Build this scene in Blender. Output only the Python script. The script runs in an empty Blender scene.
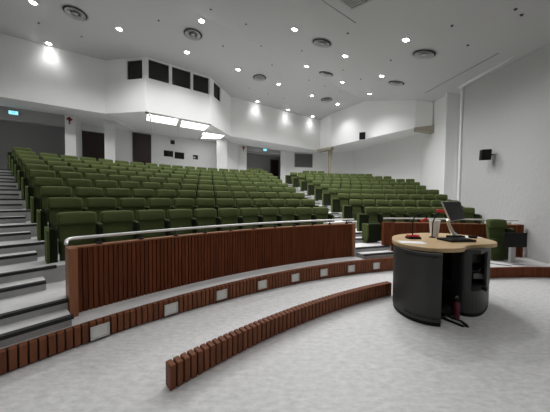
import bpy, bmesh, math, random
from mathutils import Vector, Matrix
random.seed(4)
PI = math.pi
S = bpy.context.scene
COL = S.collection
rad = math.radians

# ------------------------------------------------------------------ materials
def mat(name, col, rough=.6, metal=0., emit=None, estr=0., noise=None, bump=None, sheen=0., spec=None):
    m = bpy.data.materials.new(name); m.use_nodes = True
    nt = m.node_tree; b = nt.nodes['Principled BSDF']
    b.inputs['Base Color'].default_value = (*col, 1)
    b.inputs['Roughness'].default_value = rough
    b.inputs['Metallic'].default_value = metal
    if spec is not None: b.inputs['Specular IOR Level'].default_value = spec
    if sheen:
        b.inputs['Sheen Weight'].default_value = sheen
        b.inputs['Sheen Roughness'].default_value = .4
        b.inputs['Sheen Tint'].default_value = (*[min(1, c * 5) for c in col], 1)
    if emit:
        b.inputs['Emission Color'].default_value = (*emit, 1)
        b.inputs['Emission Strength'].default_value = estr
    tc = nt.nodes.new('ShaderNodeTexCoord')
    if noise:                                    # (scale xyz, amount, detail)
        mp = nt.nodes.new('ShaderNodeMapping'); mp.inputs['Scale'].default_value = noise[0]
        n = nt.nodes.new('ShaderNodeTexNoise'); n.inputs['Scale'].default_value = 1; n.inputs['Detail'].default_value = noise[2]
        n.inputs['Roughness'].default_value = .65
        r = nt.nodes.new('ShaderNodeMapRange'); a = noise[1]
        r.inputs['From Min'].default_value = .3; r.inputs['From Max'].default_value = .7
        r.inputs['To Min'].default_value = 1 - a; r.inputs['To Max'].default_value = 1 + a
        x = nt.nodes.new('ShaderNodeVectorMath'); x.operation = 'SCALE'
        x.inputs[0].default_value = col
        nt.links.new(tc.outputs['Object'], mp.inputs['Vector']); nt.links.new(mp.outputs[0], n.inputs['Vector'])
        nt.links.new(n.outputs['Fac'], r.inputs['Value']); nt.links.new(r.outputs[0], x.inputs['Scale'])
        nt.links.new(x.outputs[0], b.inputs['Base Color'])
    if bump:                                     # (scale, strength, distance)
        n = nt.nodes.new('ShaderNodeTexNoise'); n.inputs['Scale'].default_value = bump[0]; n.inputs['Detail'].default_value = 5
        bp = nt.nodes.new('ShaderNodeBump'); bp.inputs['Strength'].default_value = bump[1]; bp.inputs['Distance'].default_value = bump[2]
        nt.links.new(tc.outputs['Object'], n.inputs['Vector']); nt.links.new(n.outputs['Fac'], bp.inputs['Height'])
        nt.links.new(bp.outputs[0], b.inputs['Normal'])
    return m

M = dict(
    wall=mat('white_plaster', (.84, .84, .84), .85, bump=(14, .25, .02)),
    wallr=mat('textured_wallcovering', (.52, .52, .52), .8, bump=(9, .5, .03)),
    ceil=mat('ceiling_paint', (.54, .54, .54), .9),
    dimwall=mat('unlit_recess_wall', (.38, .38, .38), .85),  # darkness of the unlit recesses, put into the wall colour
    floor=mat('grey_vinyl', (.655, .655, .655), .42, noise=((11, 24, 1), .18, 8)),
    tread=mat('stair_vinyl', (.68, .68, .68), .5, noise=((5, 5, 5), .1, 6)),
    riser=mat('shaded_riser_vinyl', (.40, .40, .40), .6, noise=((5, 5, 5), .1, 6)),  # darker stair vinyl, the shade on upright faces painted in
    nosing=mat('black_nosing', (.012, .012, .012), .6),
    green=mat('green_fabric', (.078, .100, .034), .9, noise=((60, 60, 60), .15, 2), sheen=.25, spec=.2),
    greenl=mat('toplit_green_armrest', (.125, .155, .070), .85, noise=((60, 60, 60), .1, 2), spec=.2),  # paler green paints in the light falling on the arm caps
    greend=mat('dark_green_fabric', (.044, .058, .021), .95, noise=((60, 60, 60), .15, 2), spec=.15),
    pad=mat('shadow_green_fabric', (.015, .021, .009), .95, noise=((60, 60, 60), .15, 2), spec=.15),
    blackm=mat('black_metal', (.012, .012, .012), .45),
    blackp=mat('black_plastic', (.008, .008, .008), .6, spec=.2),
    wood=mat('red_brown_slat_wood', (.150, .040, .014), .55, noise=((24, 24, 1.2), .42, 4), spec=.15),
    woodp=mat('red_brown_post_wood', (.300, .112, .042), .45, noise=((14, 14, 1.5), .22, 5)),
    woodc=mat('brown_kerb_wood', (.190, .064, .028), .55, spec=.25, noise=((16, 16, 2), .3, 5)),
    woodk=mat('dark_backing', (.022, .008, .005), .8),
    beech=mat('beech_laminate', (.56, .39, .20), .38, noise=((3, 26, 3), .08, 6)),
    char=mat('charcoal_steel', (.036, .036, .035), .5),
    metal=mat('brushed_aluminium', (.72, .72, .71), .35, metal=.6),
    rail=mat('rail_metal', (.80, .80, .79), .35, metal=.3),
    white=mat('white_plastic', (.82, .82, .81), .45),
    paper=mat('white_paper', (.86, .86, .86), .8),
    frame=mat('pale_metal_frame', (.60, .59, .56), .4, metal=.2),
    lens=mat('step_light_lens', (.55, .55, .535), .5, emit=(1, .98, .94), estr=.06),
    lamp=mat('downlight_glow', (1, 1, 1), .5, emit=(1, .98, .95), estr=30.),
    cove=mat('ceiling_panel_glow', (1, 1, 1), .5, emit=(1, 1, 1), estr=3.0),
    glass=mat('dark_glass', (.008, .008, .008), .06, spec=.5),
    mull=mat('dark_frame', (.03, .03, .03), .5),
    door=mat('dark_brown_door', (.022, .008, .006), .45),
    red=mat('red_foam', (.55, .02, .025), .6),
    dred=mat('dark_red_cord', (.22, .012, .012), .7),
    maroon=mat('maroon_bottle', (.13, .008, .022), .3),
    exitb=mat('exit_sign_blue', (.2, .6, .7), .5, emit=(.30, .83, 1.), estr=1.0),
    exitd=mat('exit_sign_mark', (.05, .25, .4), .5, emit=(.1, .5, .75), estr=.7),
    beige=mat('beige_timber', (.36, .32, .26), .7),
    grey=mat('mid_grey_metal', (.22, .22, .22), .5),
    screen=mat('dark_grey_screen', (.035, .035, .037), .35),
    board=mat('grey_board', (.11, .11, .11), .5),
    bgrey=mat('light_grey_post', (.42, .42, .42), .45),
)

# ------------------------------------------------------------------ mesh helpers
class MB:
    def __init__(s): s.v = []; s.f = []
    def add(s, vs, fs):
        o = len(s.v); s.v += [tuple(v) for v in vs]; s.f += [tuple(i + o for i in f) for f in fs]; return s
    def box(s, x0, x1, y0, y1, z0, z1, T=None):
        vs = [Vector((x, y, z)) for z in (z0, z1) for y in (y0, y1) for x in (x0, x1)]
        if T: vs = [T @ v for v in vs]
        return s.add(vs, [(0, 2, 3, 1), (4, 5, 7, 6), (0, 1, 5, 4), (2, 6, 7, 3), (0, 4, 6, 2), (1, 3, 7, 5)])
    def prism(s, poly, z0, z1, T=None):
        n = len(poly); vs = [Vector((x, y, z0)) for x, y in poly] + [Vector((x, y, z1)) for x, y in poly]
        if T: vs = [T @ v for v in vs]
        return s.add(vs, [tuple(range(n))[::-1], tuple(range(n, 2 * n))] + [(i, (i + 1) % n, n + (i + 1) % n, n + i) for i in range(n)])
    def tube(s, pts, r, n=10, cap=True):
        pts = [Vector(p) for p in pts]; vs = []; fs = []
        rs = r if isinstance(r, (list, tuple)) else [r] * len(pts)
        ref = None
        for i, p in enumerate(pts):
            d = (pts[min(i + 1, len(pts) - 1)] - pts[max(i - 1, 0)]).normalized()
            if ref is None: ref = Vector((0, 0, 1)) if abs(d.z) < .9 else Vector((1, 0, 0))
            u = d.cross(ref).normalized(); w = u.cross(d).normalized(); ref = w
            for k in range(n):
                a = 2 * PI * k / n; vs.append(p + (u * math.cos(a) + w * math.sin(a)) * rs[i])
        for i in range(len(pts) - 1):
            for k in range(n): fs.append((i * n + k, i * n + (k + 1) % n, (i + 1) * n + (k + 1) % n, (i + 1) * n + k))
        if cap: fs += [tuple(range(n)), tuple(range((len(pts) - 1) * n, len(pts) * n))[::-1]]
        return s.add(vs, fs)
    def lathe(s, prof, n=24, T=None):
        vs = []; fs = []
        for r, z in prof:
            for k in range(n):
                a = 2 * PI * k / n; v = Vector((r * math.cos(a), r * math.sin(a), z)); vs.append(T @ v if T else v)
        for i in range(len(prof) - 1):
            for k in range(n): fs.append((i * n + k, i * n + (k + 1) % n, (i + 1) * n + (k + 1) % n, (i + 1) * n + k))
        fs += [tuple(range(n))[::-1], tuple(range((len(prof) - 1) * n, len(prof) * n))]
        return s.add(vs, fs)
    def sector(s, r0, r1, a0, a1, z0, z1, step=1.5):
        """annular block about the hall's centre; angles in degrees"""
        n = max(1, int(math.ceil(abs(a1 - a0) / step))); vs = []; fs = []
        for i in range(n + 1):
            a = rad(a0 + (a1 - a0) * i / n); c, q = math.cos(a), math.sin(a)
            for r, z in ((r0, z0), (r1, z0), (r1, z1), (r0, z1)): vs.append((CX + r * c, CY + r * q, z))
        for i in range(n):
            for k in range(4): fs.append((i * 4 + k, i * 4 + (k + 1) % 4, i * 4 + 4 + (k + 1) % 4, i * 4 + 4 + k))
        fs += [(0, 1, 2, 3), (n * 4 + 3, n * 4 + 2, n * 4 + 1, n * 4)]
        return s.add(vs, fs)
    def build(s, name, m, parent=None, bevel=0., seg=2, smooth=False, loc=None):
        me = bpy.data.meshes.new(name); me.from_pydata(s.v, [], s.f)
        bm = bmesh.new(); bm.from_mesh(me)
        if bevel:
            ed = [e for e in bm.edges if len(e.link_faces) == 2 and e.calc_face_angle(0) > .6]
            bmesh.ops.bevel(bm, geom=ed, offset=bevel, segments=seg, profile=.6, affect='EDGES')
        bmesh.ops.recalc_face_normals(bm, faces=bm.faces)
        bm.to_mesh(me); bm.free()
        me.materials.append(m)
        if smooth:
            for p in me.polygons: p.use_smooth = True
            try: me.set_sharp_from_angle(angle=rad(42))
            except Exception: pass
        o = bpy.data.objects.new(name, me); COL.objects.link(o)
        if parent: o.parent = parent
        if loc: o.location = loc
        return o

def tag(o, label=None, cat=None, group=None, kind=None):
    if label: o['label'] = label
    if cat: o['category'] = cat
    if group: o['group'] = group
    if kind: o['kind'] = kind
    return o
def thing(name, label, cat, loc=(0, 0, 0), rz=0., group=None):
    o = bpy.data.objects.new(name, None); COL.objects.link(o); o.empty_display_size = .1
    o.location = loc; o.rotation_euler = (0, 0, rz)
    return tag(o, label, cat, group)
def struct(o): return tag(o, kind='structure')
def kids(o): return [c for c in bpy.data.objects if c.parent == o]
def copy_tree(src, tree):
    c = src.copy(); COL.objects.link(c)
    for ch, sub in tree:
        d = ch.copy(); COL.objects.link(d); d.parent = c
        for g in sub:
            e = g.copy(); COL.objects.link(e); e.parent = d
    return c
def tree_of(o): return [(c, kids(c)) for c in kids(o)]
ORD = ['first', 'second', 'third', 'fourth', 'fifth', 'sixth', 'seventh', 'eighth', 'ninth', 'tenth', 'eleventh', 'twelfth', 'thirteenth',
       'fourteenth', 'fifteenth', 'sixteenth', 'seventeenth', 'eighteenth', 'nineteenth', 'twentieth', 'twenty-first', 'twenty-second', 'twenty-third', 'twenty-fourth']

# ------------------------------------------------------------------ the hall's plan
CX, CY = 5.598, -4.145                 # common centre of the curved rows
def P(r, a, z=0.): return Vector((CX + r * math.cos(rad(a)), CY + r * math.sin(rad(a)), z))
WALK = .206                            # walkway level
RISE = .2255
ROW_R, ROW_P = 11.826, .8845           # headrest radius of the front row, row spacing
FRONT_R, FRONT_P = 10.52, .86          # front edge of the first terrace
NROW = 10
def row_z(k): return .412 + RISE * k
HS, HC = 5.1, 7.3                      # soffit and rear ceiling heights
TOPZ = row_z(NROW - 1)
NX, NY, U0, SL = -.646, .763, 7.31, .31
def ceil_z(x, y):
    u = NX * x + NY * y
    return HC if u >= U0 else max(HC - SL * (U0 - u), 5.0)

# floor: flat disc, with the shallow ramp behind the slatted barrier
def ramp(a):
    T = [(100, 0), (101, -.09), (106, -.095), (112, -.085), (124, -.062), (131, -.035), (137, 0)]
    if a <= T[0][0] or a >= T[-1][0]: return 0.
    for (a0, z0), (a1, z1) in zip(T, T[1:]):
        if a0 <= a <= a1: return z0 + (z1 - z0) * (a - a0) / (a1 - a0)
fl = MB(); n = 180; rr = [.01, 3, 6, 8.9, 8.901, 10.2, 10.6]
vs = []
for i in range(n):
    a = i * 2
    for j, r in enumerate(rr): vs.append(P(r, a, ramp(a) if j >= 4 else 0))
m_ = len(rr)
fs = [(i * m_ + j, i * m_ + j + 1, ((i + 1) % n) * m_ + j + 1, ((i + 1) % n) * m_ + j) for i in range(n) for j in range(m_ - 1)]
fl.add(vs, fs)
struct(fl.build('floor', M['floor']))

# terraces, walkway, stairs
t = MB()
AZ0, AZ1 = 80, 153
t.sector(10.235, 10.75, 98.6, AZ1, -.12, WALK)
t.sector(9.105, 10.8, AZ0, 98.6, -.12, WALK)
for k in range(NROW):
    r0 = FRONT_R + FRONT_P * k; r1 = r0 + FRONT_P + .03 if k < NROW - 1 else 27
    if k:
        t.sector(r0, r1, AZ0, AZ1, -.1, row_z(k))
    else:                                  # the front terrace steps back behind the two screens
        t.sector(r0, r1, 139.35, AZ1, -.1, row_z(k)); t.sector(r0, r1, 104.4, 110.4, -.1, row_z(k))
        t.sector(10.67, r1, 110.4, 139.35, -.1, row_z(k)); t.sector(10.72, r1, AZ0, 104.4, -.1, row_z(k))
LA = (140.0, AZ1); MA = (104.9, 110.1)
for k in range(NROW):
    zb = WALK if k == 0 else row_z(k - 1); zz = (zb + row_z(k)) / 2
    for a0, a1 in (LA, MA):
        t.sector(FRONT_R + FRONT_P * k - (.29 if k else .27), FRONT_R + FRONT_P * k + .01, a0 if k else a0 - .6 * (a0 > 120), a1, zb - .05, zz)
terr = struct(t.build('floor_terraces', M['tread']))
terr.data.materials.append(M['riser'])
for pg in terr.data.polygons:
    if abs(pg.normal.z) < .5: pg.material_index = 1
t = MB()
for k in range(NROW):
    zb = WALK if k == 0 else row_z(k - 1); zz = (zb + row_z(k)) / 2
    for a0, a1 in ((139.3, AZ1), (104.6, 110.2)):
        r0 = FRONT_R + FRONT_P * k
        t.sector(r0 - .006, r0 + .06, a0, a1, row_z(k) - .032, row_z(k) + .004)
        b0 = LA[0] if a0 > 120 else MA[0]; b1 = AZ1 if a0 > 120 else MA[1]
        if k == 0 and a0 > 120: b0 = a0
        r0 -= .29 if k else .27
        t.sector(r0 - .006, r0 + .06, b0, b1, zz - .032, zz + .004)
struct(t.build('trim_stair_nosing', M['nosing']))

# ------------------------------------------------------------------ walls
def frame_of(p, q):
    p = Vector((*p, 0)); q = Vector((*q, 0)); d = (q - p).normalized()
    T = Matrix.Identity(4); T.col[0][:3] = d; T.col[1][:3] = Vector((-d.y, d.x, 0)); T.col[3][:3] = p
    return T, (q - p).length
def wall(name, p, q, z0, z1, m, th=.2, openings=(), parent=None):
    """p to q seen from inside goes left to right; thickness grows away from the hall"""
    T, L = frame_of(p, q); w = MB()
    xs = sorted({0., L} | {o[0] for o in openings} | {o[1] for o in openings})
    for x0, x1 in zip(xs, xs[1:]):
        cuts = sorted([(o[2], o[3]) for o in openings if o[0] <= x0 + 1e-6 and o[1] >= x1 - 1e-6]); z = z0
        for a, b in cuts:
            if a > z: w.box(x0, x1, 0, th, z, a, T)
            z = b
        if z < z1: w.box(x0, x1, 0, th, z, z1, T)
    return struct(w.build(name, m, parent))
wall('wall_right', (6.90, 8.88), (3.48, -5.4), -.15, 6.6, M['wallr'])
wall('wall_right_rear', (6.95, 9.8), (7.9, 9.8), 0, 7.0, M['wall'], .1)
wall('wall_right_return', (7.8, 9.8), (7.0, 8.86), 0, 7.0, M['wall'], .1)
struct(MB().box(6.83, 6.93, 8.84, 8.92, 0, 6.6).build('trim_wall_edge', M['white']))
wall('wall_right_back', (7.8, 12.8), (7.12, 9.85), 0, 7.4, M['wall'], .3)
wall('wall_right_upper', (5.7, 17.4), (7.8, 12.8), 1.5, 5.3, M['wall'])
wall('wall_back_corner', (4.0, 18.5), (5.75, 17.35), 1.5, 5.3, M['wall'])
wall('wall_front', (3.6, -5.2), (-2.2, -5.2), -.15, 5.6, M['wall'])
wall('wall_left', (-2.2, -5.2), (-3.6, .78), -.15, 6.6, M['wall'])
wall('wall_left_rear', (-3.6, .78), (-19.5, 9.3), -.15, 7.4, M['wall'])
# upper fascia round the rear of the hall
FA, FB, FC, FD, FE = (-7.16, 10.1), (-5.3, 9.8), (-3.1, 11.38), (-2.54, 13.53), (3.24, 17.43)
FF, FG, FH = (3.72, 16.1), (6.8, 11.71), (7.42, 11.36)
fm = M['wall']
wall('wall_fascia_left', (-13.6, 6.05), FA, HS, HC + .1, fm)
W1 = [(1.04, 1.74, 6.43, 7.2)]
W2 = [(.115, .895, 6.47, 7.24), (1.015, 1.8, 6.47, 7.24), (1.91, 2.69, 6.47, 7.22)]
W3 = [(.33, 1.02, 6.52, 7.26)]
wall('wall_booth_left', FA, FB, HS, HC + .1, fm, openings=W1)
wall('wall_booth_front', FB, FC, HS, HC + .1, fm, openings=W2)
wall('wall_booth_right', FC, FD, HS, HC + .1, fm, openings=W3)
wall('wall_fascia_back', FD, FE, HS, HC + .1, fm)
wall('wall_fascia_corner', FE, FF, HS, HC + .1, fm)
wall('wall_fascia_right', FF, FG, HS, HC + .1, fm)
wall('wall_fascia_end', FG, FH, HS, HC + .1, fm)
wi = 0
for (p, q, ws) in ((FA, FB, W1), (FB, FC, W2), (FC, FD, W3)):
    T, L = frame_of(p, q)
    for s0, s1, z0, z1 in ws:
        wi += 1; w = MB(); f = .025
        w.box(s0, s1, .05, .12, z0, z0 + f, T); w.box(s0, s1, .05, .12, z1 - f, z1, T)
        w.box(s0, s0 + f, .05, .12, z0, z1, T); w.box(s1 - f, s1, .05, .12, z0, z1, T)
        o = struct(w.build('window_%d' % wi, M['mull']))
        MB().box(s0 + f, s1 - f, .08, .10, z0 + f, z1 - f, T).build('window_pane', M['glass'], o)
        # the dark booth behind the glass
        MB().box(s0 - .05, s1 + .05, .21, .8, z0 - .1, z1 + .05, T).build('booth_interior', M['mull'], o)

# soffit with lit and unlit coffers
so = MB()
out = [(-13.6, 6.05), FA, FB, FC, FD, FE, FF, FG, FH, (8.6, 11.4), (8.6, 19), (4, 23), (-8, 23), (-17, 16), (-20.5, 9.4)]
def tuck(p, d=.11):
    v = Vector((p[0] - CX, p[1] - CY)); v.length += d; return (v.x + CX, v.y + CY)
out = [out[0]] + [tuck(p) for p in out[1:9]] + out[9:]
so.prism(out, HS + .004, HS + .06)
struct(so.build('ceiling_soffit', M['wall']))
coffers = [[(-5.36, 9.98), (-4.28, 10.60), (-4.74, 11.48), (-5.81, 10.76)], [(-4.22, 10.75), (-3.16, 11.50), (-3.66, 12.3), (-4.69, 11.62)],
           [(-3.81, 12.62), (-2.80, 13.26), (-3.24, 13.96), (-4.38, 13.88)]]
cl = ['leftmost of the three glowing ceiling panels under the projection booth', 'middle one of the three glowing ceiling panels under the projection booth',
      'rightmost of the three glowing ceiling panels, above the white pillar']
for q, lab in zip(coffers, cl):
    c = Vector((sum(p[0] for p in q) / 4, sum(p[1] for p in q) / 4, 0))
    r = thing('ceiling_light_panel', lab, 'ceiling light', (c.x, c.y, HS), 0, 'light panels under the booth')
    qs = [Vector((p[0], p[1], 0)) - c for p in q]
    MB().prism([(v.x * 1.06, v.y * 1.06) for v in qs], -.045, 0).build('panel_frame', M['white'], r)
    MB().prism([(v.x * .96, v.y * .96) for v in qs], -.06, -.03).build('diffuser', M['cove'], r, .008)
# ribs of the soffit between the coffers
rb = MB()
for p, q in (((-5.2, 9.9), (-6.6, 12.9)), ((-4.22, 10.68), (-5.5, 13.6)), ((-3.1, 11.5), (-4.6, 14.3)), ((-7.1, 10.2), (-7.3, 12.6))):
    T, L = frame_of(p, q); rb.box(0, L, -.03, .03, HS - .09, HS, T)
struct(rb.build('trim_soffit_ribs', M['wall']))

# back walls beneath the soffit
BWp, BWq = (-9.35, 11.58), (-2.9, 15.70)
wall('wall_back', BWp, BWq, TOPZ, HS, M['wall'], openings=())
T, L = frame_of(BWp, BWq)
def door(name, T, s0, s1, z0, z1, y=0., handle_side=1):
    o = struct(MB().box(s0, s1, y - .03, y + .01, z0, z1, T).build(name, M['door'], None, .004))
    w = MB(); f = .05
    w.box(s0 - f, s0, y - .045, y, z0, z1 + f, T); w.box(s1, s1 + f, y - .045, y, z0, z1 + f, T); w.box(s0, s1, y - .045, y, z1, z1 + f, T)
    w.build('door_frame', M['mull'], o)
    hx = s1 - .1 if handle_side > 0 else s0 + .1
    MB().tube([T @ Vector((hx, y - .03, z0 + 1.0)), T @ Vector((hx, y - .08, z0 + 1.0)), T @ Vector((hx - .14 * handle_side, y - .08, z0 + 1.0))], .012, 8).build('door_handle', M['metal'], o)
    return o
door('door_1', T, .05, .92, TOPZ, 4.74)
door('door_2', T, 2.14, 2.92, TOPZ, 4.98)
# side walls of the left recess, dim rear wall, beam
wall('wall_recess_left', (-8.75, 10.35), BWp, TOPZ, HS, M['wall'], .1)
wall('wall_recess_back', (-14.6, 8.4), (-9.2, 13.2), TOPZ, HS, M['dimwall'])
wall('wall_recess_beam', (-13.2, 7.9), (-9.1, 10.32), 4.62, HS, M['dimwall'], .25)
wall('wall_pillar_return', (-3.0, 14.6), (-2.05, 16.6), TOPZ, HS, M['wall'], .1)
wall('wall_recess_rear', (-3.2, 17.8), (1.4, 20.8), TOPZ, HS, M['dimwall'])
wall('wall_recess_beam_right', (-1.9, 16.0), (.40, 17.6), 4.78, HS, M['dimwall'], .25)
wall('wall_back_right', (.72, 17.95), (4.1, 18.5), TOPZ, HS, M['wall'])
wall('wall_recess_side', (.62, 19.9), (.72, 17.95), TOPZ, HS, M['wall'], .1)
T, L = frame_of((-3.2, 17.8), (1.4, 20.8))
door('door_3', T, 3.38, 4.05, TOPZ, 4.75, 0, -1)
def column(x, y, w, d, rz=0., m='wall', z1=HS, z0=TOPZ):
    T = Matrix.Translation((x, y, 0)) @ Matrix.Rotation(rz, 4, 'Z')
    return struct(MB().box(-w / 2, w / 2, 0, d, z0, z1, T).build('wall_column', M[m], None, .01))
column(-8.80, 10.28, .36, .36, rad(41))
column(-7.60, 10.98, .40, .36, rad(35))
column(-3.17, 14.15, .60, .40, rad(14))
column(-2.16, 15.80, .52, .40, rad(8))
column(.56, 17.55, .36, .40)
column(3.80, 16.42, .24, .30, 0, 'beige')
struct(MB().prism([(2.95, 17.1), (3.72, 16.08), (3.95, 16.25), (3.3, 17.45)], HS - .16, HS).build('trim_corbel_left', M['beige']))
cb = MB(); T, L = frame_of((6.72, 11.66), (7.5, 11.22))
cb.add([T @ Vector(v) for v in ((0, -.0, HS), (L, 0, HS), (L, 0, 4.72), (0, 0, 4.98), (0, .4, HS), (L, .4, HS), (L, .4, 4.72), (0, .4, 4.98))],
       [(0, 1, 2, 3), (4, 7, 6, 5), (0, 4, 5, 1), (3, 2, 6, 7), (0, 3, 7, 4), (1, 5, 6, 2)])
struct(cb.build('trim_corbel_right', M['beige']))
# control-room openings and board on the back walls
T, L = frame_of(BWp, BWq)
for i, (s0, s1, z0, z1) in enumerate(((3.95, 4.18, 4.66, 4.90), (3.60, 4.10, 3.93, 4.27), (4.17, 4.70, 3.86, 4.24), (5.20, 5.50, 3.92, 4.18))):
    w = MB(); f = .035
    for b in ((s0 - f, s1 + f, z1, z1 + f), (s0 - f, s1 + f, z0 - f, z0), (s0 - f, s0, z0, z1), (s1, s1 + f, z0, z1)):
        w.box(b[0], b[1], -.03, .0, b[2], b[3], T)
    o = struct(w.build('window_%d' % (6 + i), M['white']))
    MB().box(s0, s1, -.012, .0, z0, z1, T).build('window_pane', M['glass'], o)
T, L = frame_of((.72, 17.95), (4.1, 18.5))
o = tag(MB().box(.78, 2.10, -.04, 0, 4.02, 4.96, T).build('wall_board', M['board']), 'dark grey rectangular board on the rear wall above the right-hand rows', 'board')
w = MB(); w.box(.74, 2.14, -.055, -.0, 4.96, 5.0, T); w.box(.74, 2.14, -.055, 0, 3.98, 4.02, T); w.box(.74, .78, -.055, 0, 4.02, 4.96, T); w.box(2.10, 2.14, -.055, 0, 4.02, 4.96, T)
w.build('board_frame', M['grey'], o)

# ceiling: flat at the rear, sloping down towards the stage
ce = MB()
ax = Vector((NX, NY)); tx = Vector((NY, -NX))
def cp(u, s, z): p = ax * u + tx * s; return (p.x, p.y, z)
us = [(-12, 5.0), (U0 - 2.3 / SL, 5.0), (U0, HC), (24, HC)]
vs = []
for u, z in us:
    for s in (-18, 20): vs.append(cp(u, s, z))
for u, z in us:
    for s in (-18, 20): vs.append(cp(u, s, z + .1))
fs = []
for i in range(3):
    fs += [(2 * i, 2 * i + 1, 2 * i + 3, 2 * i + 2), (8 + 2 * i, 8 + 2 * i + 2, 8 + 2 * i + 3, 8 + 2 * i + 1)]
    fs += [(2 * i, 2 * i + 2, 8 + 2 * i + 2, 8 + 2 * i), (2 * i + 1, 8 + 2 * i + 1, 8 + 2 * i + 3, 2 * i + 3)]
fs += [(0, 8, 9, 1), (6, 7, 15, 14)]
ce.add(vs, fs); struct(ce.build('ceiling', M['ceil']))
# white cornice along the top of the right wall, slots in the ceiling
def strip(name, p, q, w, h, m, dz=0.):
    p = Vector(p); q = Vector(q); d = (q - p).normalized(); u = Vector((0, 0, 1)); sd = d.cross(u).normalized() * w / 2; up = sd.cross(d).normalized() * h
    if up.z > 0: up = -up
    a = [p - sd, p + sd, q + sd, q - sd]; a = [v + Vector((0, 0, .01)) for v in a]
    return struct(MB().add(a + [v + up for v in a], [(0, 1, 2, 3), (4, 7, 6, 5), (0, 4, 5, 1), (1, 5, 6, 2), (2, 6, 7, 3), (3, 7, 4, 0)]).build(name, m))
def onc(x, y): return (x, y, ceil_z(x, y))
strip('trim_cornice', onc(6.76, 8.88), onc(5.55, 3.85), .10, .09, M['white'])
strip('trim_cornice_end', (6.86, 8.84, 5.8), (6.86, 8.84, .4), .09, .02, M['white']) if False else None
strip('trim_ceiling_slot', onc(1.04, 5.59), onc(2.03, 6.22), .025, .014, M['grey'])
strip('trim_ceiling_slot_right', onc(6.45, 10.43), onc(5.69, 6.19), .04, .014, M['grey'])

# ------------------------------------------------------------------ ceiling fittings
def tilt(x, y):
    """rotation that lays a fitting on the ceiling plane"""
    if NX * x + NY * y >= U0: return Matrix.Identity(4)
    nrm = Vector((-SL * NX, -SL * NY, 1)).normalized()
    return Vector((0, 0, 1)).rotation_difference(nrm).to_matrix().to_4x4()
def place(o, x, y):
    R = tilt(x, y); o.matrix_world = Matrix.Translation((x, y, ceil_z(x, y))) @ R
LIGHTS = [(-7.15, 7.16), (-8.47, 9.02), (-5.33, 8.23), (-3.5, 9.48), (-2.41, 7.83), (-1.69, 10.71), (-1.08, 14.17), (.13, 12.03), (.79, 15.42), (.54, 7.21),
          (1.29, 10.2), (1.98, 13.31), (2.55, 16.62), (3.70, 14.45), (3.1, 11.29), (2.38, 8.33), (4.77, 12.27), (4.14, 9.46), (3.46, 6.48)]
LL = ['in the upper left corner of the photo', 'close to the left fascia wall', 'left of the booth windows', 'in front of the booth windows, before the round vent',
      'beside the round vent, nearest the top middle left', 'right of the booth windows', 'washing the rear fascia wall, first from the left', 'near the small vent ahead of the rear fascia',
      'washing the rear fascia wall, second from the left', 'brightest, near the top centre of the ceiling', 'in the middle of the ceiling below the large vent',
      'left of the rearmost vent', 'washing the rear fascia wall, third from the left', 'right of the rearmost vent', 'in the right half, between the middle vents',
      'on the sloping ceiling, beside the large vent', 'washing the right fascia wall', 'left of the flat oval vent near the right fascia', 'rightmost and nearest on the sloping ceiling']
proto = None
def spot(x, y, power, size=100, blend=.55, r=.07):
    d = bpy.data.lights.new('downlight_beam', 'SPOT'); d.energy = power; d.spot_size = rad(size); d.spot_blend = blend; d.shadow_soft_size = r
    d.color = (1, .998, .995)
    o = bpy.data.objects.new('downlight_beam', d); COL.objects.link(o); o.location = (x, y, ceil_z(x, y) - .08); return o
def downlight_proto():
    r = thing('ceiling_downlight', '', 'ceiling light')
    MB().lathe([(.075, -.004), (.115, -.004), (.12, -.012), (.11, -.022), (.078, -.022), (.075, -.004)], 24).build('trim_ring', M['white'], r)
    MB().lathe([(.001, -.006), (.074, -.006), (.074, -.02), (.045, -.04), (.001, -.045)], 20).build('lamp_lens', M['lamp'], r, smooth=True)
    return r
proto = downlight_proto(); ptree = tree_of(proto)
PW = {}
for i, ((x, y), lab) in enumerate(zip(LIGHTS, LL)):
    o = proto if i == 0 else copy_tree(proto, ptree)
    place(o, x, y); tag(o, 'round recessed ceiling downlight ' + lab, 'ceiling light', 'ceiling downlights')
    wash = {1: (34, 132), 6: (34, 132), 8: (34, 132), 12: (34, 132), 13: (200, 128), 16: (280, 130), 3: (240, 135)}
    spot(x, y, *wash.get(i, (330, 143)), 1., .22)
# unseen downlights added over the stage to light its floor
for i, (x, y) in enumerate([(-3.2, 4.4), (-.6, 4.2), (1.9, 4.6), (-2.4, 1.6), (.6, 1.2), (3.4, 2.6), (-1.4, -1.8), (1.6, -1.8)]):
    o = copy_tree(proto, ptree); place(o, x, y)
    tag(o, 'added ceiling downlight to light the stage floor, out of view above the photographer', 'ceiling light', 'added stage downlights')
    spot(x, y, 44, 140, 1.0, .2)

VENTS = [(-6.24, 7.55), (-2.91, 8.46), (-.78, 11.41), (1.45, 7.73), (2.2, 10.66), (2.91, 13.86), (4.96, 9.95), (4.3, 7.04)]
VL = ['in the upper left, nearest the left wall', 'in front of the booth windows', 'right of the booth, above the rear fascia', 'at the top centre, left of the ceiling grille corner',
      'in the middle of the ceiling, second in its line', 'rearmost, near the right fascia corner', 'small and flat, near the right fascia', 'large, on the right sloping ceiling']
r = thing('ceiling_vent', '', 'air vent')
MB().lathe([(.001, -.002), (.315, -.002), (.315, -.006), (.001, -.006)], 36).build('vent_throat', M['nosing'], r)
def ring(name, r0, r1, z0, z1, m, t=.006):
    MB().lathe([(r0, z0), (r0 + .004, z0 - t), (r1, z1 - t), (r1 + .012, z1 - t), (r1 + .012, z1), (r1, z1), (r0, z0)], 36).build(name, M[m], r, smooth=True)
ring('outer_ring', .300, .328, -.004, -.014, 'bgrey')
ring('middle_ring', .215, .245, -.010, -.030, 'bgrey')
ring('inner_ring', .130, .155, -.014, -.036, 'bgrey')
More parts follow.
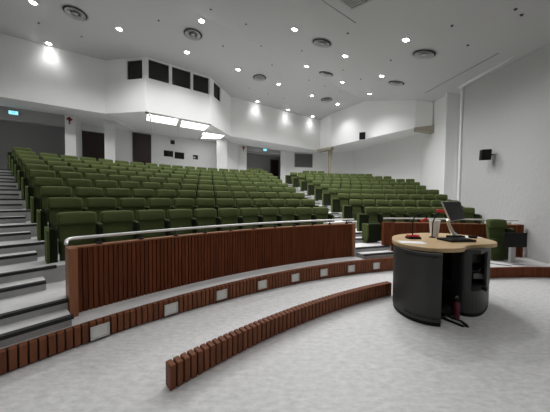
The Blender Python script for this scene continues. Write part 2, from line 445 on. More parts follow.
MB().lathe([(.001, -.012), (.05, -.012), (.075, -.036), (.001, -.042)], 28).build('centre_cone', M['bgrey'], r, smooth=True)
vt = tree_of(r)
for i, ((x, y), lab) in enumerate(zip(VENTS, VL)):
    o = r if i == 0 else copy_tree(r, vt)
    place(o, x, y); tag(o, 'round grey ceiling air vent ' + lab, 'air vent', 'round ceiling vents')
SENS = [(-7.82, 8.0), (-6.93, 8.64), (-3.8, 7.84), (-1.92, 7.11), (-2.0, 9.1), (-.95, 7.57), (-1.4, 12.49), (-.57, 9.08), (-.43, 13.18), (-.18, 10.35), (.46, 13.68),
        (.91, 8.7), (1.58, 11.61), (2.48, 12.2), (3.4, 12.81), (2.7, 9.76), (2.0, 6.8), (3.64, 10.39), (3.75, 7.92), (3.97, 5.5), (4.84, 6.13), (4.52, 4.61), (4.75, 4.72)]
r = thing('ceiling_detector', '', 'ceiling fitting')
MB().lathe([(.001, 0), (.055, 0), (.055, -.012), (.001, -.012)], 16).build('mounting_plate', M['grey'], r)
MB().lathe([(.001, -.012), (.04, -.012), (.035, -.035), (.02, -.045), (.001, -.045)], 16).build('sensor_head', M['mull'], r, smooth=True)
vt = tree_of(r)
order = sorted(range(len(SENS)), key=lambda i: SENS[i][0] / SENS[i][1])
for k, i in enumerate(order):
    x, y = SENS[i]; o = r if k == 0 else copy_tree(r, vt)
    place(o, x, y); o.scale = (.6, .6, .6); tag(o, 'small dark detector dot on the ceiling, %s from the left' % ORD[k], 'ceiling fitting', 'small ceiling detectors')
# square grille
g = thing('ceiling_grille', 'square mesh air grille at the top edge of the ceiling', 'air vent', rz=0)
gx, gy = 1.66, 5.28
w = MB(); w.box(-.27, .27, -.27, .27, -.006, -.002); w.build('grille_backing', M['mull'], g)
w = MB()
for i in range(9):
    c = -.25 + .5 * i / 8; w.box(c - .006, c + .006, -.26, .26, -.02, -.006); w.box(-.26, .26, c - .006, c + .006, -.02, -.006)
w.build('grille_mesh', M['metal'], g)
w = MB()
for a, b, c, d in ((-.29, .29, -.29, -.26), (-.29, .29, .26, .29), (-.29, -.26, -.26, .26), (.26, .29, -.26, .26)): w.box(a, b, c, d, -.024, 0)
w.build('grille_frame', M['bgrey'], g)
g.matrix_world = Matrix.Translation((gx, gy, ceil_z(gx, gy))) @ tilt(gx, gy) @ Matrix.Rotation(rad(33), 4, 'Z')

# ------------------------------------------------------------------ seats
def pillow(w, d, h, bev, bow=0., lean=0., zc=0., yc=0., nx=6, nz=4):
    """upholstered block: rounded box, bowed forward at its sides, leaning back"""
    vs = []; fs = []
    bm = bmesh.new(); bmesh.ops.create_cube(bm, size=1)
    bmesh.ops.scale(bm, vec=(w, d, h), verts=bm.verts)
    bmesh.ops.bevel(bm, geom=list(bm.edges), offset=bev, segments=3, profile=.5, affect='EDGES')
    geom = bm.verts[:] + bm.edges[:] + bm.faces[:]
    for i in range(1, nx):
        x = -w / 2 + bev + (w - 2 * bev) * i / nx
        bmesh.ops.bisect_plane(bm, geom=bm.verts[:] + bm.edges[:] + bm.faces[:], plane_co=(x, 0, 0), plane_no=(1, 0, 0))
    for v in bm.verts:
        x, y, z = v.co
        y -= bow * (2 * x / w) ** 2
        if y < 0: y -= .012 * max(0, math.cos(PI * z / h))
        z += -.012 * (2 * x / w) ** 4 * (z > 0)
        v.co = (x, y + lean * z + yc, z + zc)
    bm.verts.index_update()
    mb = MB(); mb.add([v.co.copy() for v in bm.verts], [tuple(v.index for v in f.verts) for f in bm.faces]); bm.free()
    return mb
def make_seat():
    r = thing('theatre_seat', '', 'seat')
    pillow(.478, .130, .200, .034, .035, .12, .850, -.030).build('headrest', M['green'], r, smooth=True)
    pillow(.470, .075, .47, .028, .030, .16, .545, -.045).build('backrest', M['green'], r, smooth=True)
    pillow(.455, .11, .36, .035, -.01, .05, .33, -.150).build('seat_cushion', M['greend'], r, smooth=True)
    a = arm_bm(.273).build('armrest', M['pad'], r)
    arm_cap(.273).build('arm_pad', M['greenl'], a)
    pd = MB(); pd.box(-.045, .045, -.14, -.06, .0, .25); pd.box(-.14, .14, -.17, -.03, 0, .014); pd.build('pedestal', M['blackm'], r, .004)
    return r
def arm_bm(x):
    w = MB(); T = Matrix.Translation((x, 0, 0)) @ Matrix(((0, 0, 1, 0), (1, 0, 0, 0), (0, 1, 0, 0), (0, 0, 0, 1)))
    w.prism([(.03, .10), (.04, .73), (-.05, .738), (-.24, .73), (-.275, .69), (-.255, .30), (-.20, .10)], -.016, .016, T)
    return w
def arm_cap(x):
    return MB().box(x - .022, x + .022, -.235, .03, .730, .752)
def end_bm(x0, x1):
    w = MB(); T = Matrix(((0, 0, 1, 0), (1, 0, 0, 0), (0, 1, 0, 0), (0, 0, 0, 1)))
    w.prism([(.05, .02), (.05, .735), (-.22, .735), (-.285, .70), (-.295, .30), (-.20, .02)], x0, x1, T)
    return w
seat = make_seat()
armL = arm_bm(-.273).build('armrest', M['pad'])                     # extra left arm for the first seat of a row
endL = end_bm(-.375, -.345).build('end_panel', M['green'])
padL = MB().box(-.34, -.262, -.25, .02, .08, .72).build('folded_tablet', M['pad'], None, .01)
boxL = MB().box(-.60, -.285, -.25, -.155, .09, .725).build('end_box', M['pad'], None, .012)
capL = MB().box(-.605, -.28, -.262, -.15, .72, .745).build('end_box_cap', M['green'], None, .008)
facL = MB().box(-.618, -.598, -.255, -.15, .08, .735).build('end_panel', M['green'])
ftL = MB().box(-.47, -.41, -.23, -.17, 0, .10).build('end_box_foot', M['blackm'])
extras_box = [armL, boxL, capL, facL, ftL]
endR = end_bm(.30, .335).build('end_panel', M['green'])
extras_left, extras_right = [armL, endL, padL], [endR]
stree = tree_of(seat)
first = [True]
used = set()
def put_seat(a, k, label, group, sx=1., left=False, right=False, loc=None, rz=None):
    if first[0]: o = seat; first[0] = False
    else: o = copy_tree(seat, stree)
    z = row_z(k)
    o.location = P(ROW_R + ROW_P * k + .03, a, z) if loc is None else loc
    o.rotation_euler = (0, 0, rad(a - 90) if rz is None else rz); o.scale = (sx, 1, 1)
    tag(o, label, 'seat', group)
    for ex, on in ((extras_box if sx < .95 and left else extras_left, left), (extras_right, right)):
        if on:
            for e in ex:
                if e.name in used: c = e.copy(); COL.objects.link(c)
                else: c = e; used.add(e.name)
                c.parent = o
    return o
ROWN = ['front row', 'second row', 'third row', 'fourth row', 'fifth row', 'sixth row', 'seventh row', 'eighth row', 'ninth row', 'back row']
# large block: rows widen towards the back
NL = [11, 12, 13, 14, 15, 16, 17, 18, 18]
RIGHT_AZ = [110., 109.7, 109.4, 109.2, 109.1, 108.9, 108.6, 108.5, 108.5]
for k in range(9):
    n = NL[k]; a0 = 139.15 + .08 * k; a1 = RIGHT_AZ[k]; da = (a0 - a1) / n
    R = ROW_R + ROW_P * k; sx = rad(da) * R / .546
    for i in range(n):
        put_seat(a0 - da * (i + .5), k, 'green folding seat, %s from the left stairs, %s of the large block' % (ORD[i], ROWN[k]),
                 'seats of the large block, ' + ROWN[k], sx, i == 0, i == n - 1)
dk = math.degrees(.546 / (ROW_R + ROW_P * 9))
put_seat(139.85 - dk / 2, 9, 'single green folding seat alone in the back row beside the left stairs', 'back row seats', 1, True, True)
for i in range(2):
    put_seat(108.6 + dk * (1.5 - i), 9, ['left', 'right'][i] + ' one of two green folding seats alone behind the large block by the aisle', 'back row seats', 1, i == 0, i == 1)
# right-hand block, cut off by the slanting side wall
RB = [(103.9, 86.1), (104., 85.5), (103.8, 84.9), (103.6, 84.2), (103.5, 84.5), (103.5, 84.0), (103.6, 83.5), (104.1, 86.3), (104.5, 88.8)]
pit = .487
for k, (a0, a1) in enumerate(RB):
    R = ROW_R + ROW_P * k; n = int(round(rad(a0 - a1) * R / pit)); da = (a0 - a1) / n
    for i in range(n):
        put_seat(a0 - da * (i + .5), k, 'green folding seat, %s from the middle aisle, %s of the right-hand block' % (ORD[i], ROWN[k]),
                 'seats of the right-hand block, ' + ROWN[k], .885, i == 0, i == n - 1)
da = math.degrees(.5 / 19.8)
for i in range(3):
    put_seat(100.6 - da * i, 9, ['left', 'middle', 'right'][i] + ' one of three green folding seats in the back row, right-hand block', 'back row seats', .89, i == 0, i == 2)
# lone seats in front
lone = put_seat(0, 0, 'single green seat in front of the slatted screen, beside the right wall', None, .86, False, False, (5.19, 5.62, WALK), rad(2))
MB().box(-.235, .235, -.19, -.10, .02, .40).build('seat_base', M['greend'], lone, .02, 3, True)
js = thing('aisle_seat', 'folded low green seat standing beside the middle aisle, left of the right screen', 'seat', P(11.12, 105.3, WALK + .0), rad(14))
js.location.z = row_z(0)
MB().box(-.20, .27, -.16, .04, .04, .52).build('seat_cushion', M['pad'], js, .03, 3, True)
end_bm(-.25, -.205).build('end_panel', M['green'], js).scale = (1, .72, .71)
MB().box(-.16, .2, -.05, .06, 0, .05).build('pedestal', M['blackm'], js)

# ------------------------------------------------------------------ slatted screens in front of the seats
def slat_arc(mb, r, a0, a1, z0, z1, pitch, width, depth, zf=None):
    n = int(round(rad(abs(a0 - a1)) * r / pitch)); da = (a0 - a1) / n
    for i in range(n):
        a = a0 - da * (i + .5); c = P(r, a); T = Matrix.Translation(c) @ Matrix.Rotation(rad(a - 90), 4, 'Z')
        zb = z0 if zf is None else zf(a)
        mb.box(-width / 2, width / 2, 0, depth, zb, z1, T)
def rail_fit(root, pts, zr, drop, bra):
    MB().tube([p + Vector((0, 0, 0)) for p in pts], .019, 10).build('handrail', M['rail'], root, smooth=True)
    for b in bra:
        w = MB(); w.box(b.x - .03, b.x + .03, b.y - .02, b.y + .02, zr - drop, zr - drop + .022); w.box(b.x - .009, b.x + .009, b.y - .009, b.y + .009, zr - drop, zr - .012)
        w.build('rail_bracket', M['blackm'], root)
sc = thing('seating_screen', 'long curved red-brown slatted wooden screen before the large seat block', 'screen')
PZ = 1.005
w = MB(); slat_arc(w, 10.56, 138.86, 110.9, WALK, PZ - .02, .053, .041, .03); w.build('slat_cladding', M['wood'], sc)
MB().sector(10.59, 10.63, 138.9, 110.8, WALK, PZ - .02).build('backing_panel', M['woodk'], sc)
MB().sector(10.55, 10.66, 138.95, 110.6, PZ - .02, PZ).build('top_cap', M['woodp'], sc)
for a, w_ in ((139.10, .080), (110.5, .09)):
    T = Matrix.Translation(P(10.46 if a > 120 else 10.52, a)) @ Matrix.Rotation(rad(a - 90), 4, 'Z')
    MB().box(-w_ / 2, w_ / 2, 0, .24 if a > 120 else .14, WALK, PZ + (.0 if a > 120 else .005), T).build('end_post', M['woodp'], sc, .006)
zr = 1.105
pts = [P(10.60, 139.0 - (139.0 - 110.3) * i / 40, zr) for i in range(41)]
pts = [P(10.47, 139.42, zr - .04), P(10.51, 139.38, zr - .01), P(10.57, 139.22, zr)] + pts + [P(10.66, 110.15, zr), P(10.74, 110.2, zr - .03)]
rail_fit(sc, pts, zr, .10, [P(10.60, 137.6 - i * 2.62) for i in range(11)])
sc2 = thing('seating_screen', 'red-brown slatted wooden screen behind the lecture desk, before the right seats', 'screen')
p2 = [Vector((2.83, 6.10, 0)), Vector((3.6, 6.14, 0)), Vector((4.6, 6.06, 0)), Vector((5.4, 5.93, 0)), Vector((6.03, 5.80, 0))]
def poly_at(pts, s):
    for a, b in zip(pts, pts[1:]):
        l = (b - a).length
        if s <= l: return a + (b - a) * s / l, (b - a).normalized()
        s -= l
    return pts[-1], (pts[-1] - pts[-2]).normalized()
L2 = sum((b - a).length for a, b in zip(p2, p2[1:]))
w = MB(); w2 = MB(); w3 = MB()
for a, b in zip(p2, p2[1:]):
    T, l = frame_of(a.xy, b.xy)
    w2.box(0, l, .03, .07, WALK, PZ - .02, T); w3.box(-.005, l, -.005, .10, PZ - .02, PZ, T)
n = int(L2 / .053)
for i in range(n):
    c, d = poly_at(p2, (i + .5) * L2 / n); T, l = frame_of(c.xy, (c + d).xy); w.box(-.0205, .0205, 0, .03, WALK, PZ - .02, T)
w.build('slat_cladding', M['wood'], sc2); w2.build('backing_panel', M['woodk'], sc2); w3.build('top_cap', M['woodp'], sc2)
T, l = frame_of(p2[0].xy, p2[1].xy)
MB().box(-.03, .26, -.02, .10, WALK, PZ + .004, T).build('end_post', M['wood'], sc2, .006)
T, l = frame_of(p2[-2].xy, p2[-1].xy)
MB().box(l - .02, l + .05, -.02, .12, WALK, PZ + .004, T).build('end_post', M['wood'], sc2, .006)
q = [poly_at(p2, L2 * i / 20)[0] + Vector((.0, .07, zr)) for i in range(21)]
rail_fit(sc2, q, zr, .10, [poly_at(p2, L2 * (i + .4) / 6)[0] + Vector((0, .07, 0)) for i in range(6)])
MB().box(5.42, 5.98, 5.99, 6.13, PZ - .0, PZ + .05, None).build('ledge_board', M['white'], sc2, .004)
MB().sector(10.68, 10.80, 114.2, 111.2, PZ - .02, PZ + .03).build('ledge_board', M['white'], sc, .004)

# slatted riser of the walkway with its step lights, and the free-standing barrier
ri = thing('slatted_riser', 'long curved slatted wooden riser with square lights along the walkway edge', 'step edge')
w = MB(); slat_arc(w, 10.14, 148, 99.5, 0, WALK + .006, .066, .053, .085, lambda a: ramp(a) + .012)
w.build('slats', M['woodc'], ri, .004, 1)
MB().sector(10.165, 10.235, 148, 99.5, -.10, WALK - .008).build('backing_board', M['woodk'], ri)
ri2 = thing('slatted_riser', 'low straight-looking reddish wooden platform edge right of the lecture desk', 'step edge')
w = MB(); slat_arc(w, 9.04, 98.4, 87.9, 0, WALK + .006, .047, .040, .05, lambda a: .01); w.build('slats', M['wood'], ri2)
MB().sector(9.055, 9.10, 98.4, 87.9, 0, WALK - .006).build('backing_board', M['woodk'], ri2)
cu = thing('slatted_barrier', 'low free-standing curved barrier of brown wooden slats on the stage floor', 'barrier')
w = MB(); slat_arc(w, 8.84, 136.85, 114.3, 0, .212, .062, .049, .10, lambda a: min(ramp(a), 0) + .006 if False else .004)
w.build('slats', M['woodc'], cu, .005, 1)
MB().sector(8.865, 8.925, 136.55, 114.4, 0.0, .19).build('backing_board', M['woodk'], cu)
STEP = [143.1, 138.14, 133.68, 129.35, 125.0, 120.85, 116.83, 112.66, 108.68]
r = thing('step_light', '', 'step light')
w = MB(); f = .022
w.box(-.105, .105, -.022, .0, -.085, -.085 + f); w.box(-.105, .105, -.022, 0, .085 - f, .085); w.box(-.105, -.105 + f, -.022, 0, -.085 + f, .085 - f); w.box(.105 - f, .105, -.022, 0, -.085 + f, .085 - f)
w.build('frame', M['frame'], r, .003)
MB().box(-.083, .083, -.010, -.002, -.063, .063).build('diffuser', M['lens'], r)
vt = tree_of(r)
for i, a in enumerate(STEP):
    o = r if i == 0 else copy_tree(r, vt)
    o.scale = (.84, 1, .84); o.location = P(10.138, a, .098 + ramp(a) * .4); o.rotation_euler = (0, 0, rad(a - 90))
    tag(o, 'square pale step light set in the slatted riser, %s from the left' % ORD[i], 'step light', 'step lights in the riser')

# ------------------------------------------------------------------ lecture desk
de = thing('lecture_desk', 'kidney-shaped lecture desk with beech top and charcoal steel body', 'desk', (2.5, 3.6, 0))
def loc(poly): return [(x - 2.5, y - 3.6) for x, y in poly]
def smooth_poly(pts, it=2):
    for _ in range(it):
        q = []
        for a, b in zip(pts, pts[1:] + pts[:1]):
            q += [(a[0] * .75 + b[0] * .25, a[1] * .75 + b[1] * .25), (a[0] * .25 + b[0] * .75, a[1] * .25 + b[1] * .75)]
        pts = q
    return pts
top = smooth_poly([(1.88, 3.80), (1.75, 3.48), (1.81, 3.20), (1.99, 3.02), (2.24, 3.00), (2.47, 3.06), (2.58, 3.20), (2.78, 3.30), (3.04, 3.33), (3.24, 3.42), (3.38, 3.62), (3.44, 3.95), (3.36, 4.3), (2.95, 4.50), (2.3, 4.28), (2.02, 4.06)])
MB().prism(loc(top), .925, .98).build('tabletop', M['beech'], de, .010, 2)
def band(poly, th, z0, z1, mb):
    n = len(poly)
    ins = []
    for i, p in enumerate(poly):
        a = Vector(poly[max(i - 1, 0)]); b = Vector(poly[min(i + 1, n - 1)]); d = (b - a).normalized(); nn = Vector((-d.y, d.x)); q = Vector(p) + nn * th; ins.append((q.x, q.y))
    ring = list(poly) + ins[::-1]
    mb.prism(ring, z0, z1); return mb
def chaikin_open(pts, it=3):
    for _ in range(it):
        q = [pts[0]]
        for a, b in zip(pts, pts[1:]): q += [(a[0] * .75 + b[0] * .25, a[1] * .75 + b[1] * .25), (a[0] * .25 + b[0] * .75, a[1] * .25 + b[1] * .75)]
        pts = q + [pts[-1]]
    return pts
sh = loc(chaikin_open([(1.93, 3.78), (1.82, 3.63), (1.735, 3.38), (1.77, 3.12), (1.92, 2.97), (2.09, 2.93)]))
band(sh, .035, .05, .925, MB()).build('curved_shell', M['char'], de, smooth=True)
band([(x * .985, y * .985) for x, y in sh], .03, .0, .05, MB()).build('shell_plinth', M['blackp'], de)
# perforation slots along the top and foot of the shell
def along(pts, t):
    Ls = [0]
    for a, b in zip(pts, pts[1:]): Ls.append(Ls[-1] + math.hypot(b[0] - a[0], b[1] - a[1]))
    s = t * Ls[-1]
    for i in range(len(pts) - 1):
        if Ls[i + 1] >= s:
            f_ = (s - Ls[i]) / max(1e-9, Ls[i + 1] - Ls[i]); a, b = pts[i], pts[i + 1]
            return (a[0] + (b[0] - a[0]) * f_, a[1] + (b[1] - a[1]) * f_), (b[0] - a[0], b[1] - a[1])
for z in (.882, .10):
    w = MB()
    for i in range(15):
        c, d = along(sh, .60 + .37 * i / 14); T, l = frame_of(c, (c[0] + d[0], c[1] + d[1]))
        w.box(-.012, .012, -.006, .004, z - .011, z + .011, T)
    w.build('vent_slots', M['nosing'], de)
# knee space: recessed black back panel and side
MB().box(2.08 - 2.5, 2.12 - 2.5, 2.97 - 3.6, 3.95 - 3.6, .03, .925).build('inner_panel', M['blackp'], de)
MB().box(2.0 - 2.5, 2.62 - 2.5, 3.86 - 3.6, 3.90 - 3.6, .03, .925).build('knee_panel', M['blackp'], de)
MB().box(2.12 - 2.5, 2.60 - 2.5, 3.32 - 3.6, 3.86 - 3.6, .03, .05).build('base_shelf', M['blackp'], de)
# right cabinet
cab = smooth_poly([(2.57, 3.20), (2.80, 3.19), (3.07, 3.38), (3.33, 3.63), (3.40, 3.95), (3.25, 4.2), (2.75, 4.2), (2.58, 3.8), (2.56, 3.4)], 2)
MB().prism(loc(cab), .05, .36).build('cabinet_base', M['char'], de, .006)
cabs = smooth_poly([(2.58, 3.22), (2.80, 3.20), (3.09, 3.38), (3.38, 3.63), (3.44, 3.95), (3.28, 4.18), (2.76, 4.18), (2.6, 3.8), (2.58, 3.4)], 2)
MB().prism(loc([(p[0] * .985 + .045, p[1] * .985 + .055) for p in cab]), 0, .05).build('plinth', M['blackp'], de)
fr = loc(chaikin_open([(2.575, 3.42), (2.565, 3.26), (2.60, 3.20), (2.68, 3.195)], 2))
band(fr, .03, .36, .925, MB()).build('cabinet_stile', M['char'], de, smooth=True)
rg = loc(chaikin_open([(3.06, 3.39), (3.18, 3.48), (3.31, 3.61), (3.37, 3.75), (3.38, 3.9), (3.35, 4.1)], 2))
band(rg, .03, .36, .925, MB()).build('cabinet_side', M['char'], de, smooth=True)
MB().prism(loc([(2.70, 3.62), (3.34, 4.0), (3.24, 4.15), (2.62, 4.1)]), .36, .925).build('cabinet_back', M['blackp'], de)
MB().prism(loc([(2.60, 3.24), (2.80, 3.2), (3.06, 3.39), (3.32, 3.64), (3.36, 3.9), (2.6, 3.8)]), .865, .925).build('cabinet_header', M['char'], de)
MB().prism(loc([(2.66, 3.30), (2.84, 3.28), (3.06, 3.46), (3.28, 3.68), (3.32, 3.95), (2.66, 3.75)]), .60, .618).build('shelf', M['blackp'], de)
MB().box(2.93 - 2.5, 3.17 - 2.5, 3.46 - 3.6, 3.76 - 3.6, .44, .52).build('rack_unit', M['grey'], de, .006)
MB().box(2.90 - 2.5, 3.15 - 2.5, 3.50 - 3.6, 3.76 - 3.6, .66, .80).build('rack_unit', M['char'], de, .006)
kn = MB(); kn.lathe([(.001, 0), (.022, 0), (.022, .02), (.03, .03), (.03, .05), (.001, .055)], 16, Matrix.Translation((2.83 - 2.5, 3.20 - 3.6, .40)) @ Matrix.Rotation(rad(25), 4, 'Z') @ Matrix.Rotation(PI / 2, 4, 'X'))
kn.build('lock_knob', M['blackp'], de, smooth=True)

# things on and by the desk
TZ = .98
tag(MB().box(-.17, .17, -.10, .10, 0, .003).build('paper_sheet', M['paper'], None, loc=(1.985, 3.42, TZ)), 'white paper sheet near the left edge of the beech desk top', 'paper').rotation_euler = (0, 0, rad(-12))
tag(MB().box(-.20, .20, -.10, .10, 0, .003).build('paper_sheet', M['paper'], None, loc=(3.22, 3.97, TZ)), 'white paper lying under the black mouse at the right of the desk', 'paper').rotation_euler = (0, 0, rad(5))
def mic(name, lab, base, tip_pts, foam_a, foam_b, wide=True):
    r = thing(name, lab, 'microphone', base)
    b = Vector(base)
    if wide:
        MB().box(-.10, .10, -.06, .06, 0, .032).build('base', M['blackp'], r, .012, 3, True)
        MB().box(-.085, .08, -.046, .05, .028, .06).build('base_cover', M['red'], r, .012, 3, True)
    else:
        MB().lathe([(.001, 0), (.045, 0), (.045, .012), (.015, .025), (.001, .03)], 18).build('base', M['blackp'], r, smooth=True)
    pts = [Vector(p) for p in tip_pts]
    for _ in range(2):
        q = [pts[0]]
        for a, c in zip(pts, pts[1:]): q += [a * .75 + c * .25, a * .25 + c * .75]
        pts = q + [pts[-1]]
    MB().tube([p - b for p in pts], .009, 8).build('gooseneck', M['blackp'], r, smooth=True)
    a, c = Vector(foam_a) - b, Vector(foam_b) - b
    MB().tube([a, a.lerp(c, .12), a.lerp(c, .5), a.lerp(c, .88), c], [.012, .024, .026, .024, .01], 12).build('foam_windscreen', M['red'], r, smooth=True)
    return r
mic('gooseneck_microphone', 'black gooseneck microphone with wide red-topped base at left of desk', (2.20, 3.76, TZ),
    [(2.18, 3.74, 1.02), (2.175, 3.74, 1.14), (2.18, 3.74, 1.30), (2.26, 3.74, 1.385), (2.38, 3.74, 1.36), (2.40, 3.74, 1.30), (2.38, 3.74, 1.275)], (2.40, 3.74, 1.30), (2.30, 3.74, 1.255))
mic('gooseneck_microphone', 'thin black gooseneck microphone with red foam tip beside the white cup', (2.58, 3.88, TZ),
    [(2.58, 3.88, 1.0), (2.585, 3.88, 1.15), (2.59, 3.88, 1.27), (2.66, 3.84, 1.40), (2.72, 3.8, 1.43)], (2.73, 3.8, 1.415), (2.58, 3.8, 1.43), False)
cu_ = thing('paper_cup_stack', 'tall white cup standing on the desk between the microphones', 'cup', (2.71, 4.02, TZ))
MB().lathe([(.001, 0), (.058, 0), (.062, .06), (.068, .12), (.080, .275), (.076, .28), (.066, .26), (.001, .25)], 24).build('cup_body', M['white'], cu_, smooth=True)
MB().lathe([(.077, .255), (.084, .258), (.085, .275), (.078, .28), (.077, .255)], 24).build('cup_rim', M['paper'], cu_, smooth=True)
kb = thing('keyboard', 'black keyboard lying on the desk top in front of the monitor', 'keyboard', (2.76, 3.60, TZ), rad(8))
MB().box(-.215, .215, -.13, .13, 0, .03).build('keyboard_base', M['blackp'], kb, .008, 2)
w = MB()
for i in range(14):
    for j in range(5): w.box(-.195 + i * .028, -.195 + i * .028 + .024, -.105 + j * .042, -.105 + j * .042 + .034, .029, .034)
w.build('keys', M['blackp'], kb)
mo = thing('computer_mouse', 'small black computer mouse on white paper at right of desk', 'mouse', (3.23, 3.86, TZ + .003), rad(70))
MB().box(-.033, .033, -.055, .055, 0, .034).build('mouse_body', M['blackp'], mo, .014, 3, True)
MB().box(-.004, .004, .01, .035, .03, .037).build('scroll_wheel', M['grey'], mo)
bx = thing('control_box', 'small black control box behind the keyboard by the monitor foot', 'box', (2.93, 3.835, TZ), rad(10))
MB().box(-.13, .13, -.05, .05, 0, .045).build('case', M['blackp'], bx, .008)
MB().box(-.10, .10, -.03, .02, .045, .05).build('button_panel', M['char'], bx)
mn = thing('monitor', 'tilted black flat monitor on a curved silver arm over the desk', 'monitor', (3.05, 3.98, TZ))
b = Vector((3.05, 3.98, TZ))
MB().box(-.11, .11, -.08, .08, 0, .016).build('stand_base', M['metal'], mn, .006)
arm = [(3.05, 3.98, 1.012), (2.97, 3.95, 1.05), (2.88, 3.88, 1.13), (2.82, 3.84, 1.20), (2.78, 3.82, 1.28)]
MB().tube([Vector(p) - b for p in arm], [.026, .03, .026, .022, .02], 12).build('support_arm', M['metal'], mn, smooth=True)
q = [Vector(v) for v in ((2.625, 3.74, 1.575), (2.965, 3.80, 1.575), (3.045, 3.78, 1.300), (2.745, 3.70, 1.262))]
nn = (q[1] - q[0]).cross(q[3] - q[0]).normalized()
if nn.y < 0: nn = -nn
q = [v - b for v in q]
def slab(qs, off, th, sc_=1.):
    c = sum(qs, Vector()) / 4; f_ = [c + (v - c) * sc_ + nn * off for v in qs]; g_ = [v + nn * th for v in f_]
    return MB().add(f_ + g_, [(3, 2, 1, 0), (4, 5, 6, 7), (0, 1, 5, 4), (1, 2, 6, 5), (2, 3, 7, 6), (3, 0, 4, 7)])
slab(q, 0, .028).build('monitor_case', M['metal'], mn, .005)
slab(q, -.004, .006, .955).build('screen', M['screen'], mn)
slab(q, .026, .03, .35).build('mount_plate', M['blackp'], mn)
# cable on the desk, bottle and bag below
bo = thing('water_bottle', 'maroon metal water bottle with dark cap on the floor under the desk', 'bottle', (2.47, 3.17, 0))
MB().lathe([(.001, 0), (.034, 0), (.037, .006), (.037, .19), (.030, .215), (.018, .228), (.001, .23)], 24).build('bottle_body', M['maroon'], bo, smooth=True)
MB().lathe([(.001, .226), (.024, .226), (.024, .262), (.02, .268), (.001, .268)], 20).build('bottle_cap', M['blackp'], bo, smooth=True)
MB().tube([(-.018, 0, .262), (-.016, 0, .29), (0, 0, .302), (.016, 0, .29), (.018, 0, .262)], .005, 8).build('cap_loop', M['grey'], bo, smooth=True)
bg = thing('black_bag', 'black bag with loose straps lying on the floor under the desk', 'bag', (2.34, 3.30, 0))
pillow(.26, .22, .12, .04, 0, 0, .065, 0).build('bag_body', M['blackp'], bg, smooth=True)
def strap_bm(pts):
    w = MB(); vs = []; fs = []
    for i, p in enumerate(pts):
        p = Vector(p); d = (Vector(pts[min(i + 1, len(pts) - 1)]) - Vector(pts[max(i - 1, 0)])).normalized(); s = d.cross(Vector((0, 0, 1))).normalized() * .022
        vs += [p - s, p + s, p + s + Vector((0, 0, .008)), p - s + Vector((0, 0, .008))]
    for i in range(len(pts) - 1):
        for k in range(4): fs.append((i * 4 + k, i * 4 + (k + 1) % 4, i * 4 + 4 + (k + 1) % 4, i * 4 + 4 + k))
    return w.add(vs, fs + [(0, 1, 2, 3), (len(pts) * 4 - 1, len(pts) * 4 - 2, len(pts) * 4 - 3, len(pts) * 4 - 4)])
strap_bm([(-.10, -.10, .05), (-.06, -.20, .012), (0, -.27, .004), (.03, -.33, .004), (.05, -.36, .004)]).build('strap', M['blackp'], bg)
strap_bm([(-.06, -.10, .06), (.02, -.20, .03), (.08, -.27, .03), (.10, -.32, .012), (.085, -.37, .002)]).build('strap', M['blackp'], bg)

# black panel on a grey post, right of the lone seat
ds = thing('display_stand', 'black rounded panel on a light grey post by the right wall', 'stand', (5.28, 5.20, WALK + .0), rad(2))
MB().box(-.255, .255, -.03, .02, .365, .685).build('display_panel', M['blackp'], ds, .018, 3, True)
MB().box(-.055, .055, .02, .075, 0, .60).build('post', M['bgrey'], ds, .006)
MB().box(-.13, .13, -.10, .11, 0, .012).build('foot_plate', M['bgrey'], ds, .004)
tag(MB().tube([(4.55, 5.32, WALK + .007), (4.75, 5.18, WALK + .007), (4.9, 5.06, WALK + .007), (5.02, 4.98, WALK + .007)], .006, 6).build('floor_cable', M['blackp']), 'dark cable lying on the platform floor right of the desk', 'cable')

# ------------------------------------------------------------------ wall fittings
def speaker(lab, p, nrm, aim, w_, h_, d_):
    r = thing('wall_speaker', lab, 'loudspeaker', p)
    R = Vector(aim).normalized().to_track_quat('-Y', 'Z').to_matrix().to_4x4()
    c = Vector(nrm) * .22; T = Matrix.Translation(c) @ R
    mb = MB(); mb.prism([(-w_ / 2, -d_ / 2), (w_ / 2, -d_ / 2), (w_ * .36, d_ / 2), (-w_ * .36, d_ / 2)], -h_ / 2, h_ / 2, T); mb.build('cabinet', M['blackp'], r, .015)
    MB().box(-w_ * .45, w_ * .45, -d_ / 2 - .012, -d_ / 2, -h_ * .46, h_ * .46, T).build('grille', M['blackp'], r)
    MB().tube([(0, 0, 0), tuple(c * .6), tuple(c + R @ Vector((0, d_ * .4, 0)))], .02, 8).build('wall_bracket', M['blackm'], r)
speaker('black loudspeaker on the right side wall, above the lone seat', (6.46, 7.09, 2.95), (-.97, .23, 0), (-.35, -.93, -.1), .24, .31, .26)
speaker('small black loudspeaker hung under the right fascia', (5.19, 14.0, 5.26), (-.81, -.57, 0), (-.30, -.95, -.25), .34, .40, .30)
def exit_sign(lab, T):
    r = thing('exit_sign', lab, 'sign'); r.matrix_world = T @ Matrix.Diagonal((.64, 1, .70, 1))
    MB().box(-.22, .22, -.03, .03, -.11, .11).build('housing', M['white'], r, .01)
    MB().box(-.205, .205, -.036, -.028, -.095, .095).build('lit_face', M['exitb'], r)
    w = MB()
    for x in (-.03, .05): w.box(x - .012, x + .012, -.039, -.035, -.05, .03); w.box(x - .03, x + .03, -.039, -.035, .03, .05)
    w.build('pictogram', M['exitd'], r)
exit_sign('glowing pale blue exit sign at the far left above the stairs', frame_of((-13.2, 7.9), (-9.1, 10.32))[0] @ Matrix.Translation((3.26, -.06, 4.89)))
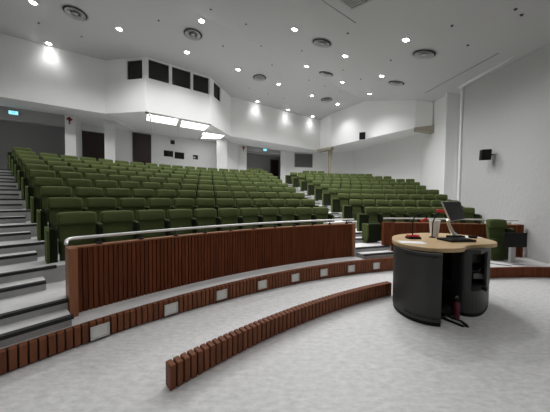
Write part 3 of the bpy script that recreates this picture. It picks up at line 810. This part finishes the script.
exit_sign('glowing pale blue exit sign over the rear recess right of centre', frame_of((-1.9, 16.0), (.40, 17.6))[0] @ Matrix.Translation((1.36, -.06, 4.98)))
def knot(lab, x, y, z, rz, s, m):
    r = thing('knot_ornament', lab, 'ornament', (x, y, z), rz)
    w = MB()
    for dx, dz in ((0, .09), (-.085, 0), (.085, 0), (0, 0), (0, -.085)):
        T = Matrix.Translation((dx * s, 0, dz * s)) @ Matrix.Rotation(PI / 4, 4, 'Y'); w.box(-.055 * s, .055 * s, -.02, .0, -.055 * s, .055 * s, T)
    w.build('knot', m, r, .006)
    MB().tube([(0, -.01, -.12 * s), (0, -.01, -.17 * s), (0, -.01, -.30 * s)], [.012 * s, .03 * s, .036 * s], 8).build('tassel', m, r)
knot('red knot ornament with tassel on the left white pillar', -8.80, 10.245, 4.90, rad(41), .68, M['dred'])
knot('red knot ornament with tassel on the white pillar right of the booth', -2.10, 15.77, 4.92, rad(8), .72, M['dred'])

# ------------------------------------------------------------------ camera and view
F = 237.6; p_, r_ = .032, .0084
cp_, sp_ = math.cos(p_), math.sin(p_); cr, sr = math.cos(r_), math.sin(r_)
f = Vector((0, cp_, -sp_)); u = Vector((0, sp_, cp_)); rt = Vector((1, 0, 0))
R_ = cr * rt + sr * u; U_ = -sr * rt + cr * u
cd = bpy.data.cameras.new('camera'); cam = bpy.data.objects.new('camera', cd); COL.objects.link(cam)
cd.sensor_fit = 'HORIZONTAL'; cd.sensor_width = 36; cd.lens = F / 550 * 36; cd.clip_start = .05; cd.clip_end = 200
m4 = Matrix.Identity(4); m4.col[0][:3] = R_; m4.col[1][:3] = U_; m4.col[2][:3] = -f; m4.col[3][:3] = (0, 0, 1.6)
cam.matrix_world = m4
S.camera = cam
w = bpy.data.worlds.new('world'); S.world = w; w.use_nodes = True
w.node_tree.nodes['Background'].inputs[0].default_value = (.02, .02, .02, 1)
S.cycles.max_bounces = 8; S.cycles.diffuse_bounces = 6
S.view_settings.view_transform = 'Standard'; S.view_settings.look = 'None'; S.view_settings.gamma = 1; S.view_settings.use_curve_mapping = False
S.view_settings.exposure = .2
